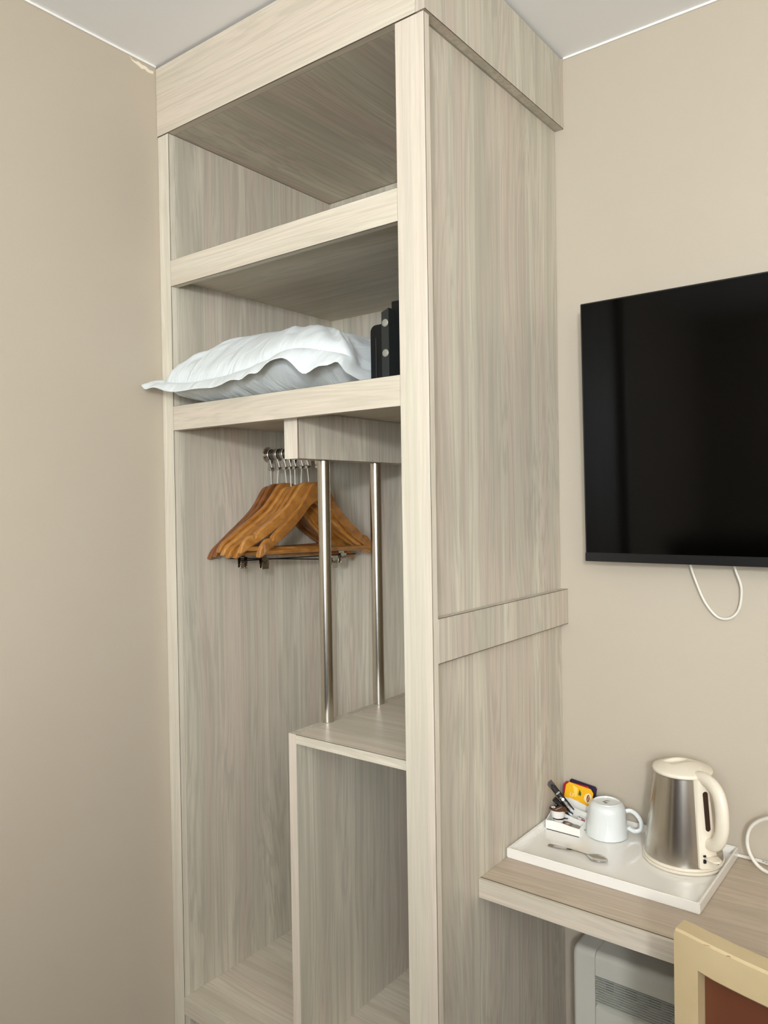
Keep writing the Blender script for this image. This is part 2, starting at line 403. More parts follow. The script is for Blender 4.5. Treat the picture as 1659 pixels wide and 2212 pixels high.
def hanger_body(notch, thick):
    top = TOP + (NOT+TIP if notch else NOTCHLESS[1:])
    half = top + BOT
    # strips between matching top and bottom outline: cut by u
    us = sorted({round(u, 4) for u, _ in half if u <= .2155})
    def interp_top(u):
        for (a, b), (c, d) in zip(top, top[1:]):
            if min(a, c) <= u <= max(a, c) and a != c: return b+(d-b)*(u-a)/(c-a)
        return top[-1][1]
    bt = BOT[::-1]
    def interp_bot(u):
        for (a, b), (c, d) in zip(bt, bt[1:]):
            if a <= u <= c and a != c: return b+(d-b)*(u-a)/(c-a)
        return bt[-1][1]
    us = [u for u in us]+[.2185, .2205]
    bm = bmesh.new(); rings = []
    full = [-u for u in us[::-1] if u > 0]+us
    for u in full:
        a = abs(u); t = interp_top(a); b = interp_bot(a)
        if a > .2155: b = -.1845+(.0025 if a > .22 else .0005)
        if t < b+.002: t = b+.002
        th = thick*(1+.05*(a/.22)); px = arm_plan(a); m = min(.004, (t-b)*.3)
        prof = [(-th/2, b+m), (-th/2+m*.8, b), (th/2-m*.8, b), (th/2, b+m), (th/2, t-m), (th/2-m*.8, t), (-th/2+m*.8, t), (-th/2, t-m)]
        rings.append([bm.verts.new((px+x, u, z)) for x, z in prof])
    for A, B in zip(rings, rings[1:]):
        for k in range(8): bm.faces.new((A[k], A[(k+1) % 8], B[(k+1) % 8], B[k]))
    bm.faces.new(rings[0][::-1]); bm.faces.new(rings[-1])
    return bm
def make_hanger(x, ang, label, wood_m, notch=True, clips=False, tilt=0, drop=0, lean=0, thick=.0135):
    # the origin sits at the axis of the rail; the pin swivels below the ring
    root = empty('clothes_hanger', (x, RY, RZ), label, 'hanger', 'wooden hangers on the clothes rail')
    # steel ring band round the rail, closing to a socket below
    bm = bmesh.new(); wdt = .0088; n = 28
    def ring_pt(k, r0):
        a = math.radians(-62+(304)*k/n)
        return (math.cos(a)*r0, math.sin(a)*r0)
    inner = [ring_pt(k, .0158) for k in range(n+1)]; neck = [(-.0058, -.026), (-.0048, -.034)]
    path = [(-p[0], p[1]) for p in neck[::-1]]+inner+neck
    rings = []
    for i, (py, pz) in enumerate(path):
        q0 = path[max(0, i-1)]; q1 = path[min(len(path)-1, i+1)]
        tx, tz = q1[0]-q0[0], q1[1]-q0[1]; L = math.hypot(tx, tz) or 1; nx, nz = tz/L*.0006, -tx/L*.0006
        ww = wdt*.5 if i not in (0, len(path)-1) else wdt*.42
        rings.append([bm.verts.new((-ww, py-nx, pz-nz)), bm.verts.new((ww, py-nx, pz-nz)), bm.verts.new((ww, py+nx, pz+nz)), bm.verts.new((-ww, py+nx, pz+nz))])
    for A, B in zip(rings, rings[1:]):
        for k in range(4): bm.faces.new((A[k], A[(k+1) % 4], B[(k+1) % 4], B[k]))
    bm.faces.new(rings[0][::-1]); bm.faces.new(rings[-1])
    bm_box(bm, -.0050, .0050, -.0050, .0050, -.0425, -.0345, .001)
    finish('ring', bm, M['chrome'], root, smooth=True, world=False)
    bm = bmesh.new(); bm_tube(bm, [(.0044+.004*max(0, (-pz_-.016)/.02), -py_*1.03, pz_*1.03) for py_, pz_ in path], .0010, 6)
    finish('hook_wire', bm, M['pin'], root, smooth=True, world=False)
    ZP = -.0790-drop          # top of the wood
    A = math.radians(ang); ly = math.radians(lean)
    bm = bmesh.new(); bm_tube(bm, [(0, 0, -.041), (math.sin(ly)*.02, 0, -.060), (math.sin(ly)*.04, 0, ZP-.012)], .0016, 8)
    finish('pin', bm, M['pin'], root, smooth=True, world=False)
    bm = hanger_body(notch, thick)
    b = finish('shoulder_bar', bm, wood_m, root, smooth=True, world=False)
    b.location = (math.sin(ly)*.04, 0, ZP); b.rotation_euler = (math.radians(tilt), 0, A)
    bm = bmesh.new(); bm_tube(bm, [(arm_plan(.205), -.206, -.172), (arm_plan(.205), .206, -.172)], .0058, 14)
    d = finish('trouser_bar', bm, wood_m, b, smooth=True, world=False)
    if clips:
        bm = bmesh.new(); bm_tube(bm, [(arm_plan(.205), -.200, -.190), (arm_plan(.205), .200, -.190)], .0014, 8)
        finish('clip_bar', bm, M['black'], b, smooth=True, world=False)
        for yy in clips:
            bm = bmesh.new(); cx = arm_plan(.205)
            bm_prism(bm, [(yy-.011, -.186), (yy+.011, -.186), (yy+.009, -.197), (yy+.011, -.214), (yy-.011, -.214), (yy-.009, -.197)], 'x', cx+.0025, cx+.0038)
            bm_prism(bm, [(yy-.011, -.180), (yy+.011, -.180), (yy+.009, -.197), (yy+.011, -.212), (yy-.011, -.212), (yy-.009, -.197)], 'x', cx-.0065, cx-.0048)
            for q in range(3): bm_box(bm, cx+.0034, cx+.0052, yy-.010, yy+.010, -.212+q*.005, -.2100+q*.005)
            bm_tube(bm, [(cx+.006, yy-.008, -.193), (cx+.009, yy, -.200), (cx+.006, yy+.008, -.193)], .0012, 6)
            finish('clip', bm, M['chrome'], b, world=False)
    return root
HG = [
 (.0500, -.9, 'darker reddish wooden hanger nearest the left side panel, at the back of the bunch', 'hang2', False, False, 0, .0055, .8),
 (.0790, -1.3, 'second wooden hanger from the left side panel, mid-brown with a plain tip', 'hang2', False, False, 0, .0, -9),
 (.1030, -4.3, 'third wooden hanger from the left panel, golden brown, behind the paler one', 'hang1', False, False, -3, -.001, 8),
 (.1220, -3.7, 'light honey-coloured wooden hanger in the middle of the bunch', 'hang3', False, (-.155, .165), -4, .0097, 4),
 (.1390, -3.3, 'wooden hanger with a low neck in the middle of the bunch, its tip hidden', 'hang1', False, False, -3.5, .013, 1),
 (.1640, -4.0, 'golden wooden hanger with steel trouser clips beneath, just behind the notched pair', 'hang1', False, (-.128, .150), -1, .0037, -5),
 (.1840, -5.4, 'notched wooden hanger with pale end grain, second from the front of the bunch', 'hang3', True, False, -3, -.001, 8),
 (.2205, 1.4, 'front wooden hanger with a notched golden arm, partly behind the front steel tube', 'hang1', True, False, -1.3, .0, 1),
]
for x, a, lb, wm, nt_, cl, ti, dp, ln in HG:
    make_hanger(x, a, lb, M[wm], nt_, cl, ti, dp, ln)

# ------------------------------------------------------------------ pillow
def make_pillow():
    S = [(.045, -.615, 1.728), (.11, -.618, 1.722), (.20, -.612, 1.722), (.30, -.600, 1.733), (.38, -.588, 1.752), (.44, -.575, 1.766),
         (.50, -.560, 1.756), (.548, -.535, 1.742), (.538, -.475, 1.725), (.546, -.37, 1.728), (.535, -.22, 1.74), (.47, -.11, 1.745), (.34, -.07, 1.75), (.19, -.075, 1.75),
         (.085, -.12, 1.745), (.058, -.24, 1.745), (.052, -.38, 1.745), (.048, -.52, 1.738)]
    n = 8; rim = spline(S, n, closed=True); N = len(rim)
    C = Vector((.305, -.345, 1.745)); R = 22
    bm = bmesh.new()
    def hgt(t): return (1-t**2.3)**.62
    def layer(sign, Hh):
        rows = []
        for i in range(1, R):
            t = i/R; row = []
            for k, p in enumerate(rim):
                q = C.lerp(p, t); wv = 0
                ph = k/N*2*math.pi
                if sign > 0:
                    e = max(0, t-.45)/.55
                    wv = .0045*e*(1-e)*4*math.sin(ph*17+2.2*math.sin(ph*5)) + .003*math.sin(q.x*40+q.y*23)*e
                    z = C.z*(1-t**2)+p.z*t**2 + Hh*hgt(t)+wv
                    z -= .024*max(0, min(1, (q.x-.36)/.22))*(1-t**3); z += .012*math.exp(-((q.x-.20)**2+(q.y+.42)**2)/.02) + .0035*math.exp(-((t-.72)/.2)**2)*math.sin(q.x*120+22*q.y+2*math.sin(q.y*31)) + .004*math.exp(-((q.x-.47)/.10)**2)*math.sin(q.x*95-q.y*60)*min(1, 2*(1-t))
                else:
                    z = C.z*(1-t**2)+p.z*t**2 - Hh*hgt(t)
                    fold = .006*math.sin(q.x*34+q.y*30)*max(0, t-.3)
                    z += (fold if z > 1.70 else 0)
                row.append(bm.verts.new((q.x, q.y, max(1.6626+.0188*min(1, max(0, (-.545-q.y)/.018)), z))))
            rows.append(row)
        z0 = C.z+sign*Hh
        c = bm.verts.new((C.x, C.y, max(1.6628, z0)))
        for k in range(N):
            bm.faces.new((c, rows[0][k], rows[0][(k+1) % N]))
        for A, B in zip(rows, rows[1:]):
            for k in range(N): bm.faces.new((A[k], B[k], B[(k+1) % N], A[(k+1) % N]))
        return rows[-1]
    top = layer(1, .106); bot = layer(-1, .075)
    rv = [bm.verts.new(p) for p in rim]
    for k in range(N):
        k2 = (k+1) % N
        bm.faces.new((top[k], rv[k], rv[k2], top[k2])); bm.faces.new((bot[k2], rv[k2], rv[k], bot[k]))
    o = finish('pillow', bm, M['cloth'], None, smooth='all')
    bpy_loc = Vector((.305, -.345, 1.6812))
    for v in o.data.vertices: v.co -= bpy_loc
    o.location = bpy_loc
    tag(o, 'plump white pillow in a flanged cotton pillowcase on the middle wardrobe shelf', 'pillow')
    # flange of the pillowcase: a thin hem all round, flopping over the shelf front
    F = [(.014, -.656, 1.7235), (.070, -.655, 1.7125), (.175, -.646, 1.6985), (.305, -.640, 1.7065), (.375, -.628, 1.7215), (.432, -.616, 1.7465),
         (.478, -.602, 1.7105), (.540, -.572, 1.7265), (.5550, -.522, 1.697), (.5565, -.40, 1.705), (.566, -.21, 1.72), (.51, -.075, 1.74), (.34, -.036, 1.745), (.18, -.036, 1.745),
         (.060, -.08, 1.745), (.046, -.24, 1.745), (.046, -.38, 1.745), (.0440, -.596, 1.737)]
    fr = spline(F, n, closed=True); bm = bmesh.new(); K = 5; rows = []
    for j in range(K+1):
        t = j/K; row = []
        for k in range(N):
            a, b = rim[k], fr[k]
            q = a.lerp(b, t); q.z += .006*math.sin(math.pi*t)
            q.z += .0030*t*math.sin(k*.9+1.5*math.sin(k*.23)) if q.y < -.5 else 0
            row.append(q)
        rows.append(row)
    th = .0011
    up_ = [[bm.verts.new((q.x-bpy_loc.x, q.y-bpy_loc.y, q.z+th-bpy_loc.z)) for q in r] for r in rows]
    lo_ = [[bm.verts.new((q.x-bpy_loc.x, q.y-bpy_loc.y, q.z-th-bpy_loc.z)) for q in r] for r in rows]
    for G in (up_, lo_):
        for A, B in zip(G, G[1:]):
            for k in range(N): bm.faces.new((A[k], B[k], B[(k+1) % N], A[(k+1) % N]))
    for k in range(N):
        k2 = (k+1) % N
        bm.faces.new((up_[-1][k], lo_[-1][k], lo_[-1][k2], up_[-1][k2])); bm.faces.new((up_[0][k], up_[0][k2], lo_[0][k2], lo_[0][k]))
    finish('flange', bm, M['cloth'], o, smooth=True, world=False)
make_pillow()

# ------------------------------------------------------------------ safe
SF = empty('safe', (.66, -.34, 1.6624), 'small black metal safe with two round steel bolts, right of the pillow', 'safe')
Z0 = 1.6625
box('safe_body', .6010, .735, -.4600, -.130, Z0, 1.8600, M['black'], SF, bev=.0015)
bm = bmesh.new()
bm_prism(bm, [(-.0095, 0), (.0092, 0), (.0092, .1800), (-.0095, .1735)], 'y', -.010, .010)
bar = finish('lock_bar', bm, M['blackbar'], SF, loc=(.5990, -.470, Z0))
for z in (.1500, .0880):
    bm = bmesh.new(); bm_tube(bm, [(0, 0, 0), (0, -.0010, 0), (0, -.0016, 0)], [.0078, .0078, .0070], 24)
    finish('bolt', bm, M['bolt'], bar, smooth=True, world=False).location = (.0005, -.0101, z)
bm = bmesh.new()
R_ = .014; pl = [(.5893, Z0), (.5893, 1.812)]+[(.5735-R_*math.sin(a), 1.812-R_+R_*math.cos(a)) for a in [i*math.pi/2/8 for i in range(9)]]+[(.5595, Z0)]
bm_prism(bm, [(x-.57, z-Z0) for x, z in pl], 'y', -.009, .009)
finish('inner_cover', bm, M['black'], SF, loc=(.57, -.4700, Z0))
box('cover_ridge', .5740, .5752, -.4808, -.4791, 1.684, 1.785, mat('grey_ridge', (52, 54, 54), .4), SF, bev=.0003)

# ------------------------------------------------------------------ television
TV = empty('television', (1.37, -.04, 1.59), 'large black flat-screen television mounted on the beige wall right of the wardrobe', 'television')
tx0, tx1 = .8544, 1.892
def tilt_y(z): return -.0725-.0150*(z-1.301)/(1.884-1.301)
def slab(name, x0, x1, z0, z1, f0, f1, m, bev=.001):
    """box following the slight forward tilt; f = offset behind the screen plane"""
    bm = bmesh.new(); bm_box(bm, x0, x1, 0, 1, z0, z1)
    for v in bm.verts: v.co.y = tilt_y(v.co.z)+(f0 if v.co.y < .5 else f1)
    bmesh.ops.bevel(bm, geom=list(bm.edges), offset=bev, segments=2, affect='EDGES')
    for v in bm.verts: v.co -= Vector(TV.location)
    return finish(name, bm, m, TV, world=False)
slab('case', tx0, tx1, 1.301, 1.884, .0025, .022, M['bezel'], .0012)
slab('screen', tx0+.004, tx1-.004, 1.3215, 1.8805, 0, .0024, M['screen'], .0004)
slab('bottom_bezel', tx0+.0005, tx1-.0005, 1.3012, 1.3205, -.0012, .0024, M['bezel'], .0006)
slab('rear_housing', tx0+.12, tx1-.12, 1.36, 1.70, .0222, .052, M['bezel'], .003)
box('wall_bracket', 1.22, 1.52, -.028, -.0005, 1.50, 1.68, M['bezel'], TV)
# cable loop under the television
pts = spline([(1.060, -.022, 1.345), (1.0722, -.020, 1.2946), (1.0797, -.016, 1.2667), (1.0984, -.012, 1.2178), (1.1236, -.009, 1.1860), (1.1496, -.009, 1.1855), (1.168, -.012, 1.2078), (1.1735, -.016, 1.2518), (1.1624, -.020, 1.2921), (1.150, -.022, 1.345)], 8)
tag(tube('television_cable', pts, .0028, M['plastic'], None, 10), 'white cable hanging in a loop below the television', 'cable')

# ------------------------------------------------------------------ desk
DK_ = empty('desk', (1.5, -.2, .62), 'pale wood laminate desk top fixed along the wall beside the wardrobe', 'desk')
box('desk_top', XP+.0006, 2.45, -.3978, -.0012, .6390, .6763, M['wd'], DK_)
box('front_edge', XP+.0006, 2.45, -.4083, -.4003, .6383, .6763, M['wx'], DK_)
seam(XP+.0006, 2.45, -.4003, -.3986, .6762, .6765, DK_)
box('desk_leg', 2.41, 2.448, -.39, -.0015, FL+.001, .6386, M['wz'], DK_)

CB = empty('light_block_cabinet', (2.04, -.2, FL), 'pale laminate cabinet added under the far right end of the desk to block light', 'cabinet')  # added out of view to keep light from under the desk
box('cabinet_body', 1.68, 2.40, -.372, -.004, FL+.001, .6375, M['wz'], CB)
box('cabinet_door', 1.682, 2.039, -.390, -.3725, FL+.03, .635, M['wz'], CB)
box('cabinet_door', 2.041, 2.398, -.390, -.3725, FL+.03, .635, M['wz'], CB)

# tray
TR = empty('tray', (.96, -.148, .6766), 'white glossy rectangular tray on the desk beside the wardrobe', 'tray')
ax0, ax1, ay0, ay1 = .7615, 1.1600, -.2919, -.0030
def tray():
    bm = bmesh.new(); c = Vector(TR.location)
    lip, z0, z1, zi = .0065, .6766, .6975, .6835
    bm_box(bm, ax0, ax1, ay0, ay1, z0, z1)
    top = max(bm.faces, key=lambda f: f.calc_center_median().z)
    r = bmesh.ops.inset_region(bm, faces=[top], thickness=lip)
    r2 = bmesh.ops.extrude_face_region(bm, geom=[top])
    vs = [g for g in r2['geom'] if isinstance(g, bmesh.types.BMVert)]
    bmesh.ops.delete(bm, geom=[top], context='FACES_ONLY')
    for v in vs:
        v.co.z = zi; v.co.x += .003 if v.co.x < .96 else -.003; v.co.y += .003 if v.co.y < -.15 else -.003
    es = [e for e in bm.edges if e.calc_length() > 1e-5]
    bmesh.ops.bevel(bm, geom=es, offset=.0016, segments=2, affect='EDGES')
    for v in bm.verts: v.co -= c
    finish('tray_body', bm, M['tray'], TR, smooth=True, world=False)
tray()
ZT = .6835

# ------------------------------------------------------------------ kettle and its base
KX, KY = 1.072, -.094
bm = bmesh.new(); bm_lathe(bm, [(.0, 0), (.078, 0), (.0815, .0015), (.0820, .0045), (.0800, .0062), (.0, .0062)], 64)
kb = finish('power_stand', bm, M['cream'], None, smooth=True, loc=(KX, KY, ZT+.0003))
tag(kb, 'cream plastic round power base under the kettle', 'kettle stand')
HA = -36      # direction of the handle
KT = empty('kettle', (KX, KY, ZT+.0070), 'brushed steel electric kettle with cream plastic lid and handle on the tray', 'kettle', rz=math.radians(HA))
def kpart(name, bm, m, parent=KT, smooth=True): return finish(name, bm, m, parent, smooth=smooth, world=False)
bm = bmesh.new(); bm_lathe(bm, [(.0, 0), (.0795, 0), (.0808, .002), (.0800, .0060), (.0785, .0068), (.0, .0068)], 64); kpart('bottom_ring', bm, M['cream'])
bm = bmesh.new(); bm_lathe(bm, [(.0, .0070), (.0782, .0070), (.0780, .0095)] + [(.0780-(.0780-.0560)*(t/20.)**1.0, .0095+t/20.*.1675) for t in range(1, 21)] + [(.0, .178)], 96)
kpart('steel_body', bm, M['brushed'])
# lid: shallow dome with a finger recess
bm = bmesh.new(); seg = 72; rings = []
def lid_z(x, y):
    r = math.hypot(x, y)
    z = .2003-.0125*(r/.055)**2
    # half-moon recess: steep wall at the back, floor rising out towards the handle
    u = (x+.012)/.026; v = y/.030
    if abs(v) < 1 and -1 < u < 1:
        d = (1-v*v)**.6
        if u < -.25: k = max(0, (u+1)/.75)
        else: k = max(0, 1-(u+.25)/1.25)
        k = k*k*(3-2*k) if u >= -.25 else min(1, max(0, (u+.62)/.2))
        z -= .0085*d*k
    return z
rad = [.0560*i/40 for i in range(40, 0, -1)]
rings = [[bm.verts.new((r*math.cos(2*math.pi*k/seg), r*math.sin(2*math.pi*k/seg), z)) for k in range(seg)] for r, z in ((.0550, .1778), (.0590, .1790), (.0600, .1825), (.0588, .1862))]
for r in rad: rings.append([bm.verts.new((r*math.cos(2*math.pi*k/seg), r*math.sin(2*math.pi*k/seg), lid_z(r*math.cos(2*math.pi*k/seg), r*math.sin(2*math.pi*k/seg)))) for k in range(seg)])
for A, B in zip(rings, rings[1:]):
    for k in range(seg): bm.faces.new((A[k], A[(k+1) % seg], B[(k+1) % seg], B[k]))
bm.faces.new(rings[-1])
bm.faces.new(rings[0][::-1])
kpart('lid', bm, M['cream'], smooth='all')
# handle spine along the body
def body_r(z): return .0780-(.0220)*((z-.0095)/.1675)
bm = bmesh.new(); rows = []
for i in range(15):
    z = .0098+.1700*i/14; r = body_r(z)
    hw = .0215-.0065*i/14; dp = .0075+.003*(i/14)
    prof = [(-hw, -.004), (-hw, dp*.55), (-hw+.004, dp), (0, dp+.0015), (hw-.004, dp), (hw, dp*.55), (hw, -.004)]
    rows.append([bm.verts.new((r+x-(y*y)/(2*r)*.9, y, z)) for y, x in prof])
for A, B in zip(rows, rows[1:]):
    for k in range(7): bm.faces.new((A[k], A[(k+1) % 7], B[(k+1) % 7], B[k]))
bm.faces.new(rows[0][::-1]); bm.faces.new(rows[-1])
sp = kpart('spine', bm, M['cream'])
# water window: a long dark slot let into the spine
bm = bmesh.new(); L = []
for k in range(33):
    a = 2*math.pi*k/32
    if k == 32: break
    yy = .0056*math.cos(a); zz = .120+(.0330 if math.sin(a) >= 0 else -.0330)+.0056*math.sin(a)
    L.append((yy, zz))
A = [bm.verts.new((body_r(z)+.0075+.003*((z-.0098)/.17)+.0017, y, z)) for y, z in L]; B = [bm.verts.new((body_r(z)+.0015, y, z)) for y, z in L]
for i in range(32): bm.faces.new((A[i], A[(i+1) % 32], B[(i+1) % 32], B[i]))
bm.faces.new(A); bm.faces.new(B[::-1])
kpart('water_window', bm, mat('smoked_window', (52, 34, 22), .08))
# handle loop
hp = spline([(.050, 0, .1815), (.068, 0, .1840), (.090, 0, .1800), (.1070, 0, .1680), (.1160, 0, .1470), (.1190, 0, .1200), (.1175, 0, .0950), (.1090, 0, .0740), (.0950, 0, .0610), (.0765, 0, .0560)], 8)
nn = len(hp); rads = [.86+.18*math.sin(math.pi*i/(nn-1)) for i in range(nn)]
bm = bmesh.new(); bm_tube(bm, hp, rads, 24, flat=(.0140, .0112, (0, 1, 0)))
kpart('handle', bm, M['cream'])
# switch lever
bm = bmesh.new()
out = [(.078, -.0135), (.090, -.0145), (.106, -.010), (.1115, 0), (.106, .010), (.090, .0145), (.078, .0135)]
bm_prism(bm, out, 'z', .0295, .0330)
bmesh.ops.bevel(bm, geom=list(bm.edges), offset=.0007, segments=1, affect='EDGES')
sw = kpart('switch', bm, M['cream'])
for bx in ((.0830, .0864, -.0165, -.0115, .0220, .0290), (.0830, .0860, -.0165, -.0115, .0345, .0375)):
    bm = bmesh.new(); bm_box(bm, *bx); kpart('switch_slot', bm, M['dark_in'], smooth=False)

# power cord: from behind the tray along the wall, out to the right and back in a loop
pts = spline([(1.140, -.0075, .6806), (1.164, -.0062, .6806), (1.19, -.0068, .6806), (1.22, -.012, .6806), (1.27, -.030, .6806), (1.33, -.055, .6820), (1.38, -.075, .715), (1.37, -.085, .765), (1.31, -.078, .800),
   (1.250, -.060, .7995), (1.2180, -.050, .7855), (1.1950, -.045, .7640), (1.1865, -.045, .7360), (1.1915, -.048, .7100), (1.2070, -.050, .6888), (1.2300, -.056, .6812), (1.28, -.075, .6806), (1.36, -.11, .6806)], 8)
cd = tube('power_cable', pts, .0037, M['plastic'], None, 12); tag(cd, 'white power cable looping on the desk against the wall, right of the tray', 'cable')
for k in range(5):
    box('cord_print', 1.208+k*.0065, 1.212+k*.0065, -.0150-.0024*k, -.0130-.0024*k, .68395, .6843, M['ink'], cd, bev=0)

# ------------------------------------------------------------------ cup, upside down
CU = empty('cup', (.8985, -.074, ZT+.0006), 'white porcelain cup standing upside down on the tray', 'cup', rz=math.radians(24))
bm = bmesh.new()
outer = [(.0440, 0), (.0456, .0015), (.0452, .010), (.0440, .028), (.0425, .045), (.0408, .058), (.0385, .067), (.0345, .0725), (.0300, .0745), (.0292, .0762), (.0280, .0762), (.0270, .0735), (.0, .0730)]
inner = [(.0440, 0), (.0430, .003), (.0420, .028), (.0405, .045), (.037, .062), (.028, .069), (.0, .070)]
bm_lathe(bm, inner[::-1][:-1]+outer, 64)
finish('cup_body', bm, M['china'], CU, smooth=True, world=False)
hp = spline([(.0415, 0, .0560), (.0500, 0, .0575), (.0600, 0, .0530), (.0690, 0, .0430), (.0745, 0, .0300), (.0730, 0, .0180), (.0640, 0, .0120), (.0540, 0, .0135), (.0440, 0, .0200)], 7)
bm = bmesh.new(); bm_tube(bm, hp, 1, 14, flat=(.0048, .0030, (0, 1, 0)))
finish('cup_handle', bm, M['china'], CU, smooth=True, world=False)
bm = bmesh.new()
bm_prism(bm, [(-.010, .002), (.002, .0095), (.010, .004), (.004, .0045), (.000, .0060), (-.004, .0015)], 'z', .0731, .0734)
bm_prism(bm, [(-.008, -.003), (-.003, .000), (.002, -.004), (-.004, -.007)], 'z', .0731, .0734)
finish('base_mark', bm, M['ink'], CU, world=False).rotation_euler = (0, 0, math.radians(15))

# ------------------------------------------------------------------ spoon
SP = empty('teaspoon', (.885, -.203, ZT), 'stainless steel teaspoon lying on the tray in front of the cup', 'spoon', rz=math.radians(-2))
bm = bmesh.new(); rows = []
prof = [(-.0700, .0022, .0018), (-.068, .0042, .0019), (-.060, .0050, .0022), (-.045, .0043, .0032), (-.025, .0030, .0048), (-.005, .0021, .0058), (.012, .0018, .0054), (.020, .0024, .0048), (.026, .0062, .0046),
        (.034, .0108, .0046), (.042, .0128, .0046), (.050, .0122, .0046), (.058, .0092, .0046), (.064, .0048, .0046), (.0665, .0008, .0046)]
prof = [(a, b, c) for a, b, c in prof]
pp = spline(prof, 3)
for v in pp:
    x, hw, z = v; row = []
    bowl = max(0, min(1, (x-.022)/.012))*max(0, min(1, (.0668-x)/.016))
    for j in range(9):
        t = -1+2*j/8
        row.append(bm.verts.new((x, 1.35*t*max(hw, .0006), z-.0036*bowl*(1-t*t))))
    rows.append(row)
for A, B in zip(rows, rows[1:]):
    for j in range(8): bm.faces.new((A[j], A[j+1], B[j+1], B[j]))
ret = bmesh.ops.extrude_face_region(bm, geom=list(bm.faces))
for g in ret['geom']:
    if isinstance(g, bmesh.types.BMVert): g.co.z -= .0010
finish('spoon_body', bm, M['chrome'], SP, smooth='all', world=False)

# ------------------------------------------------------------------ sachet caddy and what is in it
CD = empty('sachet_caddy', (.8140, -.0790, ZT+.00004), 'small white plastic caddy with wavy sides in the back corner of the tray', 'caddy', rz=math.radians(0))
cw, cd2 = .0800, .0920
def wavy(name, y, zl, zr, th=.0016, hump=.004):
    bm = bmesh.new(); n = 16; top = []
    for i in range(n+1):
        t = i/n; s = t*t*(3-2*t)
        top.append((-cw/2+cw*t, zl+(zr-zl)*s+hump*math.sin(math.pi*t)*(1-t)))
    bm_prism(bm, [(cw/2, .0)]+[(-cw/2, 0)]+top, 'y', y, y+th)
    return finish(name, bm, M['caddy'], CD, world=False)
fr_ = box('caddy_floor', 0, 1, 0, 1, 0, 1, M['caddy'], None); 
bpy.data.objects.remove(fr_)
bm = bmesh.new(); bm_box(bm, -cw/2, cw/2, -cd2/2, cd2/2, 0, .0016); finish('caddy_floor', bm, M['caddy'], CD, world=False)
wavy('front_wall', -cd2/2, .0205, .0185)
wavy('divider', -.016, .0330, .0250)
wavy('divider', .016, .0400, .0330)
wavy('rear_wall', cd2/2-.0016, .0460, .0350)
bm = bmesh.new(); bm_prism(bm, [(-cd2/2, 0), (cd2/2, 0), (cd2/2, .046), (.016, .040), (-.016, .033), (-cd2/2, .0205)], 'x', -cw/2-.0016, -cw/2)
finish('side_wall', bm, M['caddy'], CD, world=False)
bm = bmesh.new(); bm_prism(bm, [(-cd2/2, 0), (cd2/2, 0), (cd2/2, .035), (.016, .030), (-.016, .025), (-cd2/2, .0185)], 'x', cw/2, cw/2+.0016)
finish('side_wall', bm, M['caddy'], CD, world=False)

M['lidbrown'] = mat('brown_foil_lid', (104, 66, 36), .3)
M['navy'] = mat('navy_print', (20, 24, 48), .35)
M['foilgrey'] = mat('grey_foil', (140, 136, 128), .35, .3)
M['potwhite'] = mat('white_pot_plastic', (236, 230, 224), .35)
M['red'] = mat('red_print', (168, 26, 44), .4)
M['blue'] = mat('blue_print', (60, 74, 140), .4)
def pot(loc, rx, ry, rz, label, lid_m, r=.0180, h=.0180, extra=None, group='portion pots in the caddy'):
    root = empty('creamer_pot', loc, label, 'creamer pot', group); root.rotation_euler = (math.radians(rx), math.radians(ry), math.radians(rz))
    bm = bmesh.new(); bm_lathe(bm, [(.0, 0), (r*.72, 0), (r*.82, .0015), (r*.94, h*.85), (r*.97, h*.93), (r*1.06, h*.95), (r*1.06, h)], 36); bm.faces.ensure_lookup_table()
    ring = [v for v in bm.verts if abs(v.co.z-h) < 1e-6]
    bmesh.ops.contextual_create(bm, geom=ring)
    finish('pot_body', bm, M['potwhite'], root, smooth=True, world=False)
    bm = bmesh.new(); L = []
    for k in range(36):
        a = 2*math.pi*k/36; rr = r*1.10
        x, y = rr*math.cos(a), rr*math.sin(a)
        if abs(a) < .2 or abs(a-2*math.pi) < .2: x += .008
        L.append((x, y))
    bm_prism(bm, L, 'z', h+.0001, h+.0007)
    lid = finish('foil_lid', bm, lid_m, root, world=False)
    if extra == 'badge':
        bm = bmesh.new()
        bm_prism(bm, [(.0175*math.cos(a), .0175*math.sin(a)) for a in [math.pi*.62+i*math.pi*.76/10 for i in range(11)]], 'z', h+.0008, h+.0010)
        finish('navy_band', bm, M['navy'], root, world=False)
        bm = bmesh.new(); bm_tube(bm, [(-.0110+.0040*math.cos(a), .0042*math.sin(a)-.003, h+.0012) for a in [i*2*math.pi/20 for i in range(20)]], .0010, 6, closed=True)
        finish('round_badge', bm, M['potwhite'], root, world=False)
        bm = bmesh.new(); bm_box(bm, .001, .0022, -.012, .012, h+.0008, h+.0010); finish('lid_stripe', bm, M['caddy'], root, world=False)
    if extra == 'stripes':
        bm = bmesh.new(); bm_box(bm, -.012, .002, .001, .004, h+.0008, h+.0010); finish('blue_stripe', bm, M['blue'], root, world=False)
        bm = bmesh.new(); bm_box(bm, -.004, .010, -.007, -.002, h+.0008, h+.0010); finish('red_stripe', bm, M['red'], root, world=False)
    if extra == 'marks':
        bm = bmesh.new(); bm_box(bm, -.006, .004, .002, .0036, h+.0008, h+.0010); bm_box(bm, -.006, .004, -.002, -.0004, h+.0008, h+.0010); finish('lid_mark', bm, M['caddy'], root, world=False)
    return root
pot((.7945, -.1060, .7100), 0, 0, -12, 'white creamer pot with a brown and navy foil lid standing on top of the others', M['lidbrown'], .0180, .0190, 'badge')
pot((.7960, -.1065, .6856), 0, 0, 20, 'lowest creamer pot with a navy foil tab, under the upright one', M['navy'], .0125, .0225)
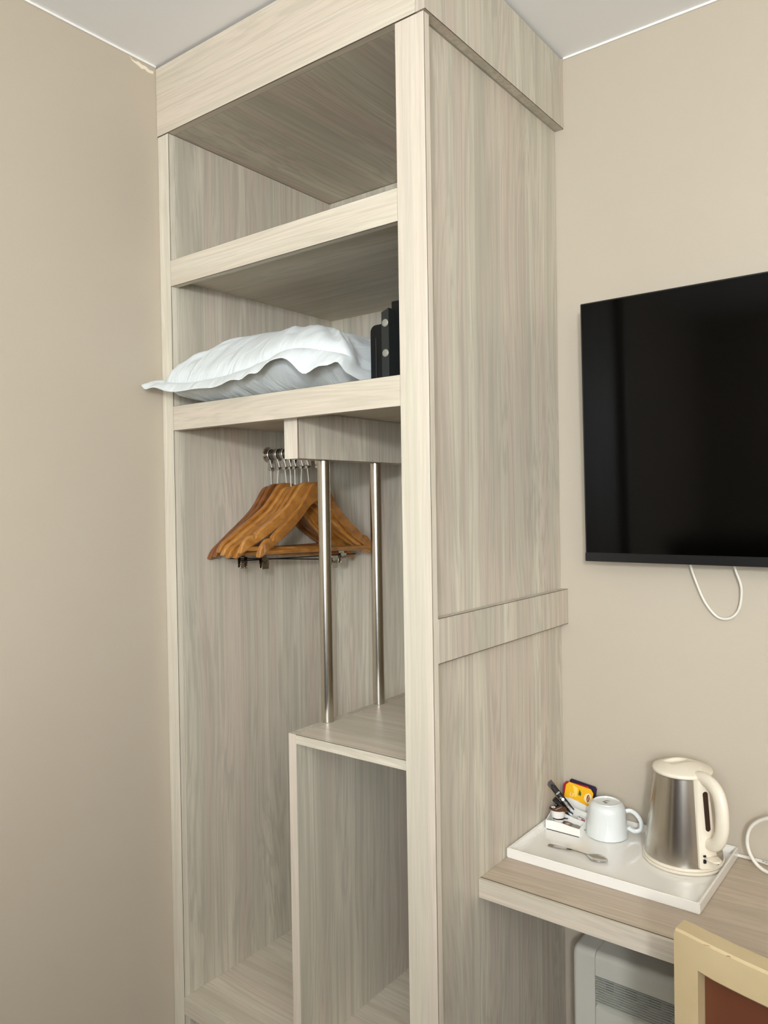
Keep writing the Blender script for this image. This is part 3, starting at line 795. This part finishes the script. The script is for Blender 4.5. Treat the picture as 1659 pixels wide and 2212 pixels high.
pot((.8170, -.1070, .6865), 8, 8, 60, 'creamer pot with a brown lid lying low behind the front wall of the caddy', M['lidbrown'], .0115, .0130, 'marks')
pot((.8385, -.1080, .6862), 6, 14, 30, 'grey foil creamer pot in the front right corner of the caddy', M['foilgrey'], .0110, .0110)
pot((.8385, -.0780, .6865), 4, 16, 10, 'white creamer pot with blue and red print at the right side of the caddy', M['potwhite'], .0118, .0200, 'stripes')

# coffee stick: flat tube standing askew in the caddy
a = Vector((.7618, -.082, .7770)); b = Vector((.8225, -.090, .7240))
d = (b-a); Ln = d.length; zx = d.normalized(); view = Vector((.35, -.86, .36)).normalized(); zy = view.cross(zx).normalized(); zz = zx.cross(zy).normalized()
def stick(name, a, b, wd, label, cat, m, prints):
    d = b-a; Ln = d.length; X = d.normalized(); Y = view.cross(X).normalized(); Z = X.cross(Y).normalized()
    root = bpy.data.objects.new(name, None); COL.objects.link(root); tag(root, label, cat)
    root.matrix_world = Matrix(((X.x, Y.x, Z.x, a.x), (X.y, Y.y, Z.y, a.y), (X.z, Y.z, Z.z, a.z), (0, 0, 0, 1)))
    bm = bmesh.new(); rows = []
    for i in range(13):
        t = i/12; th = .0030*math.sin(math.pi*min(1, max(0, (t-.04)/.92)))**.5+.0004
        rows.append([bm.verts.new((t*Ln, wd/2*math.cos(q), th*math.sin(q))) for q in [k*2*math.pi/14 for k in range(14)]])
    for A, B in zip(rows, rows[1:]):
        for k in range(14): bm.faces.new((A[k], A[(k+1) % 14], B[(k+1) % 14], B[k]))
    bm.faces.new(rows[0][::-1]); bm.faces.new(rows[-1])
    finish('foil_tube', bm, m, root, smooth=True, world=False)
    return root, Ln
M['stick'] = mat('glossy_black_foil', (12, 11, 12), .22)
M['stickbrown'] = mat('dark_brown_foil', (40, 26, 22), .35)
st, Ln = stick('coffee_stick', a, b, .0135, 'black coffee stick sachet with pale lettering leaning out of the caddy', 'coffee sachet', M['stick'], True)
bm = bmesh.new(); bm_box(bm, -.001, .014, -.0072, .0072, -.0010, .0016, .0003); finish('crimped_end', bm, M['stickbrown'], st, world=False)
lt = mat('pale_print', (196, 190, 176), .4)
def FT(x, y, ang=0): return Matrix.Translation((x, y, .0030)) @ Matrix.Rotation(math.radians(ang), 4, 'Z')
text('lettering', 'millicano', .0088, lt, st, FT(Ln*.80, 0, 0))
bm = bmesh.new(); bm_box(bm, .0300, .0335, -.0050, .0050, .0030, .0034); bm_box(bm, .0420, .0445, -.0045, .0010, .0030, .0033); finish('label_bar', bm, M['foilgrey'], st, world=False)
bm = bmesh.new(); bm_prism(bm, [(.0490+.0036*math.cos(q), .0036*math.sin(q)) for q in [k*2*math.pi/18 for k in range(18)]], 'z', .0030, .0035); finish('round_badge', bm, M['potwhite'], st, world=False)
st2, L2 = stick('coffee_stick', Vector((.775, -.086, .7420)), Vector((.8205, -.0885, .7130)), .0115, 'second black stick sachet, mostly hidden beneath the lettered one', 'coffee sachet', M['stick'], False)

# tea sachets leaning on the wall at the back of the caddy
def sachet(name, x0, x1, z0, z1, y, m, label, lean=12, roll=-4, th=.0035, cut=.008):
    root = empty(name, ((x0+x1)/2, y, z0), label, 'tea sachet'); root.rotation_euler = (math.radians(-lean), math.radians(-roll), 0)
    hw = (x1-x0)/2; hh = z1-z0; bm = bmesh.new()
    pl = [(-hw+cut*.8, hh), (hw-cut, hh), (hw, hh-cut), (hw, 0), (-hw, 0), (-hw, hh-cut)]
    bm_prism(bm, pl, 'y', -th/2, th/2)
    bmesh.ops.bevel(bm, geom=[e for e in bm.edges], offset=.0006, segments=1, affect='EDGES')
    finish('envelope', bm, m, root, world=False)
    return root
M['yellow'] = mat('yellow_paper', (246, 184, 16), .45); M['paleyel'] = mat('pale_yellow_print', (250, 216, 100), .45); M['cremeprint'] = mat('cream_print', (250, 226, 170), .45)
M['leafgreen'] = mat('green_print', (72, 84, 30), .5); M['purple'] = mat('dark_purple_paper', (34, 20, 52), .45); M['darkred'] = mat('dark_red_oval', (128, 24, 28), .45)
tea = sachet('tea_sachet', .7710, .8400, 0.7115, 0.7605, -.0265, M['yellow'], 'yellow tea sachet with a red badge standing at the back of the caddy', 10, -7)
FX = Matrix.Translation((0, -.0022, 0)) @ Matrix.Rotation(math.radians(90), 4, 'X')
def flat(name, poly, m, root, y=-.0019, t=.0003):
    bm = bmesh.new(); bm_prism(bm, poly, 'y', y-t, y); return finish(name, bm, m, root, world=False)
flat('triangle_print', [(-.018, .046), (-.004, .042), (-.003, .024), (-.007, .019)], M['paleyel'], tea)
flat('leaf_print', [(.0010, .0405), (.0060, .0330), (.0065, .0265), (-.0005, .0275)], M['leafgreen'], tea)
flat('badge_disc', [(.0245+.0100*math.cos(q), .0270+.0115*math.sin(q)) for q in [k*2*math.pi/24 for k in range(24)]], M['cremeprint'], tea)
flat('badge', [(.0245+.0088*math.cos(q)*.40, .0270+.0085*math.sin(q)) for q in [k*2*math.pi/20 for k in range(20)]], M['darkred'], tea, -.0023)
text('badge_lettering', 'Lipton', .0052, M['cremeprint'], tea, Matrix.Translation((.0245, -.0028, .0270)) @ Matrix.Rotation(math.radians(90), 4, 'X') @ Matrix.Rotation(math.radians(82), 4, 'Z'))
text('lettering', 'YELLOW', .0066, M['cremeprint'], tea, Matrix.Translation((-.008, -.0022, .0125)) @ Matrix.Rotation(math.radians(90), 4, 'X'))
text('lettering', 'LF', .0125, M['cremeprint'], tea, Matrix.Translation((-.015, -.0022, .0225)) @ Matrix.Rotation(math.radians(90), 4, 'X'))
sachet('tea_sachet', .7665, .8360, 0.7130, 0.7615, -.0215, M['red'], 'red tea sachet peeping out behind the yellow one', 9, -2, .0025)
sachet('tea_sachet', .7760, .8440, 0.7130, 0.7660, -.0170, M['purple'], 'dark purple tea sachet behind the yellow one, against the wall', 8, -7, .0025, .004)

# ------------------------------------------------------------------ heater under the desk
HT = empty('wall_heater', (1.05, -.06, .1), 'off-white electric wall heater with a slatted grille under the desk', 'heater')
hx0, hx1, hy, hz1, hz0 = .827, 1.36, -.1100, .4260, -.02
def rounded_profile(y0, y1, z0, z1, r):
    pts = [(y1, z0), (y0, z0), (y0, z1-r)]
    for i in range(1, 9):
        a = math.pi/2*i/8; pts.append((y0+r-r*math.cos(a), z1-r+r*math.sin(a)))
    pts.append((y1, z1)); return pts
hc = Vector(HT.location)
def hpart(name, polys, m, smooth=True, bev=0):
    bm = bmesh.new()
    for poly, x0, x1 in polys: bm_prism(bm, [(a-hc.y, b-hc.z) for a, b in poly], 'x', x0-hc.x, x1-hc.x)
    return finish(name, bm, m, HT, smooth=smooth, world=False)
# end cap with a rounded outer corner
bm = bmesh.new(); capx = [(hx0+.011*(1-math.cos(a)), .011*(1-math.sin(a))) for a in [math.pi/2*i/6 for i in range(7)]]+[(.8805, 0)]
rows = []
for x, ins in capx:
    pf = rounded_profile(hy+ins, -.012, hz0, hz1-ins, .016)
    rows.append([bm.verts.new((x-hc.x, a-hc.y, b-hc.z)) for a, b in pf])
for A, B in zip(rows, rows[1:]):
    for k in range(len(A)): bm.faces.new((A[k], A[(k+1) % len(A)], B[(k+1) % len(A)], B[k]))
bm.faces.new(rows[0][::-1]); bm.faces.new(rows[-1])
finish('end_cap', bm, M['heater'], HT, smooth=True, world=False)
hpart('top_cover', [([(-.02, .400), (hy+.010, .400), (hy, .3745), (hy, .398)]+rounded_profile(hy, -.012, .38, hz1-.001, .016)[3:], .8815, hx1)], M['heater'])
hpart('front_panel', [([(hy+.012, .3075), (hy, .3010), (hy, .2645), (-.03, .2645), (-.03, .3075)], .8815, hx1)], M['heater'])
hpart('lower_panel', [([(hy, .2625), (hy, hz0), (-.03, hz0), (-.03, .2625)], .8815, hx1)], M['heater'])
box('grille_back', .8815, hx1, -.050, -.045, .305, .398, M['dark_in'], HT, bev=0)
for k in range(7): box('grille_rib', .9150+k*.0525, .9290+k*.0525, -.088, -.0505, .306, .396, M['grey_in'], HT, bev=.001)
bm = bmesh.new()
for k in range(11): 
    z = .3130+k*.0056; bm_prism(bm, [(-.1085-hc.y, z-hc.z), (-.1085-hc.y, z+.0011-hc.z), (-.1035-hc.y, z+.0011-hc.z), (-.1035-hc.y, z-hc.z)], 'x', .8815-hc.x, hx1-hc.x)
g = finish('grille_slats', bm, M['slat'], HT, world=False); g['kind'] = 'stuff'
box('mounting_back', .86, 1.33, -.0118, -.0005, .05, .38, M['heater'], HT)

# ------------------------------------------------------------------ chair
# local frame: x along the back, y towards the seat, z up
CH = empty('chair', (1.418, -.652, FL), 'beige wooden chair with a brown leather back pushed towards the desk', 'chair', rz=math.radians(-7))
zt = .8330-FL
XW = .195
def curve_y(x): return .018*(x/XW)**2-.018   # bows away from the sitter in the middle
def chair_piece(name, cols, th, m, yoff=0, b=.003):
    """cols: (x, z0, z1) stations across the back"""
    bm = bmesh.new(); rows = []
    for x, z0, z1 in cols:
        y = curve_y(x)+yoff
        prof = [(y-th/2+b, z0), (y+th/2-b, z0), (y+th/2, z0+b), (y+th/2, z1-b), (y+th/2-b, z1), (y-th/2+b, z1), (y-th/2, z1-b), (y-th/2, z0+b)]
        rows.append([bm.verts.new((x, q, z)) for q, z in prof])
    for A, B in zip(rows, rows[1:]):
        for k in range(8): bm.faces.new((A[k], A[(k+1) % 8], B[(k+1) % 8], B[k]))
    bm.faces.new(rows[0][::-1]); bm.faces.new(rows[-1])
    return finish(name, bm, m, CH, smooth=True, world=False)
def ztop(x): return zt-.004*(1-(x/XW)**2)
PW, RH = .036, .048
cols = [(-XW, 0, zt-.006), (-XW+.002, 0, zt-.001), (-XW+.02, 0, ztop(-XW+.02)), (-XW+PW, 0, ztop(XW-PW)), (-XW+PW+.0004, zt-RH, ztop(XW-PW))]
n_ = 14; cols += [(-XW+PW+(2*XW-2*PW)*i/n_, ztop(-XW+PW+(2*XW-2*PW)*i/n_)-RH, ztop(-XW+PW+(2*XW-2*PW)*i/n_)) for i in range(1, n_)]
cols += [(-a, b, c) for a, b, c in cols[:5][::-1]]
chair_piece('back_frame', cols, .034, M['chair'])
chair_piece('lower_rail', [(x, .50, .545) for x in [-.1585+.317*i/12 for i in range(13)]], .022, M['chair'])
chair_piece('leather_back', [(x, .546, ztop(x)-RH-.0012) for x in [-.1580+.316*i/16 for i in range(17)]], .010, M['leather'], .011, .0015)
for x_, w_ in ((-.150, .012), (-.118, .007), (-.060, .010), (-.020, .006), (.03, .009)):
    bm = bmesh.new(); bm_prism(bm, [(x_, -.0006), (x_+w_*.5, -.0022), (x_+w_, -.0004), (x_+w_*.6, .0004)], 'y', -.0006, .0006)
    finish('worn_spot', bm, M['wear'], CH, world=False).location = (0, curve_y(x_)-.0166, ztop(x_)-.0022)
bm = bmesh.new(); bm_box(bm, -.20, .20, .0, .40, .43, .475, .012); finish('seat', bm, M['leather'], CH, smooth=True, world=False)
bm = bmesh.new(); bm_box(bm, -.195, .195, -.008, .395, .385, .4295, .003); finish('seat_frame', bm, M['chair'], CH, world=False)
for s in (-1, 1):
    bm = bmesh.new(); bm_box(bm, s*.175-.018, s*.175+.018, .355, .392, 0, .3845, .003); finish('leg', bm, M['chair'], CH, world=False)
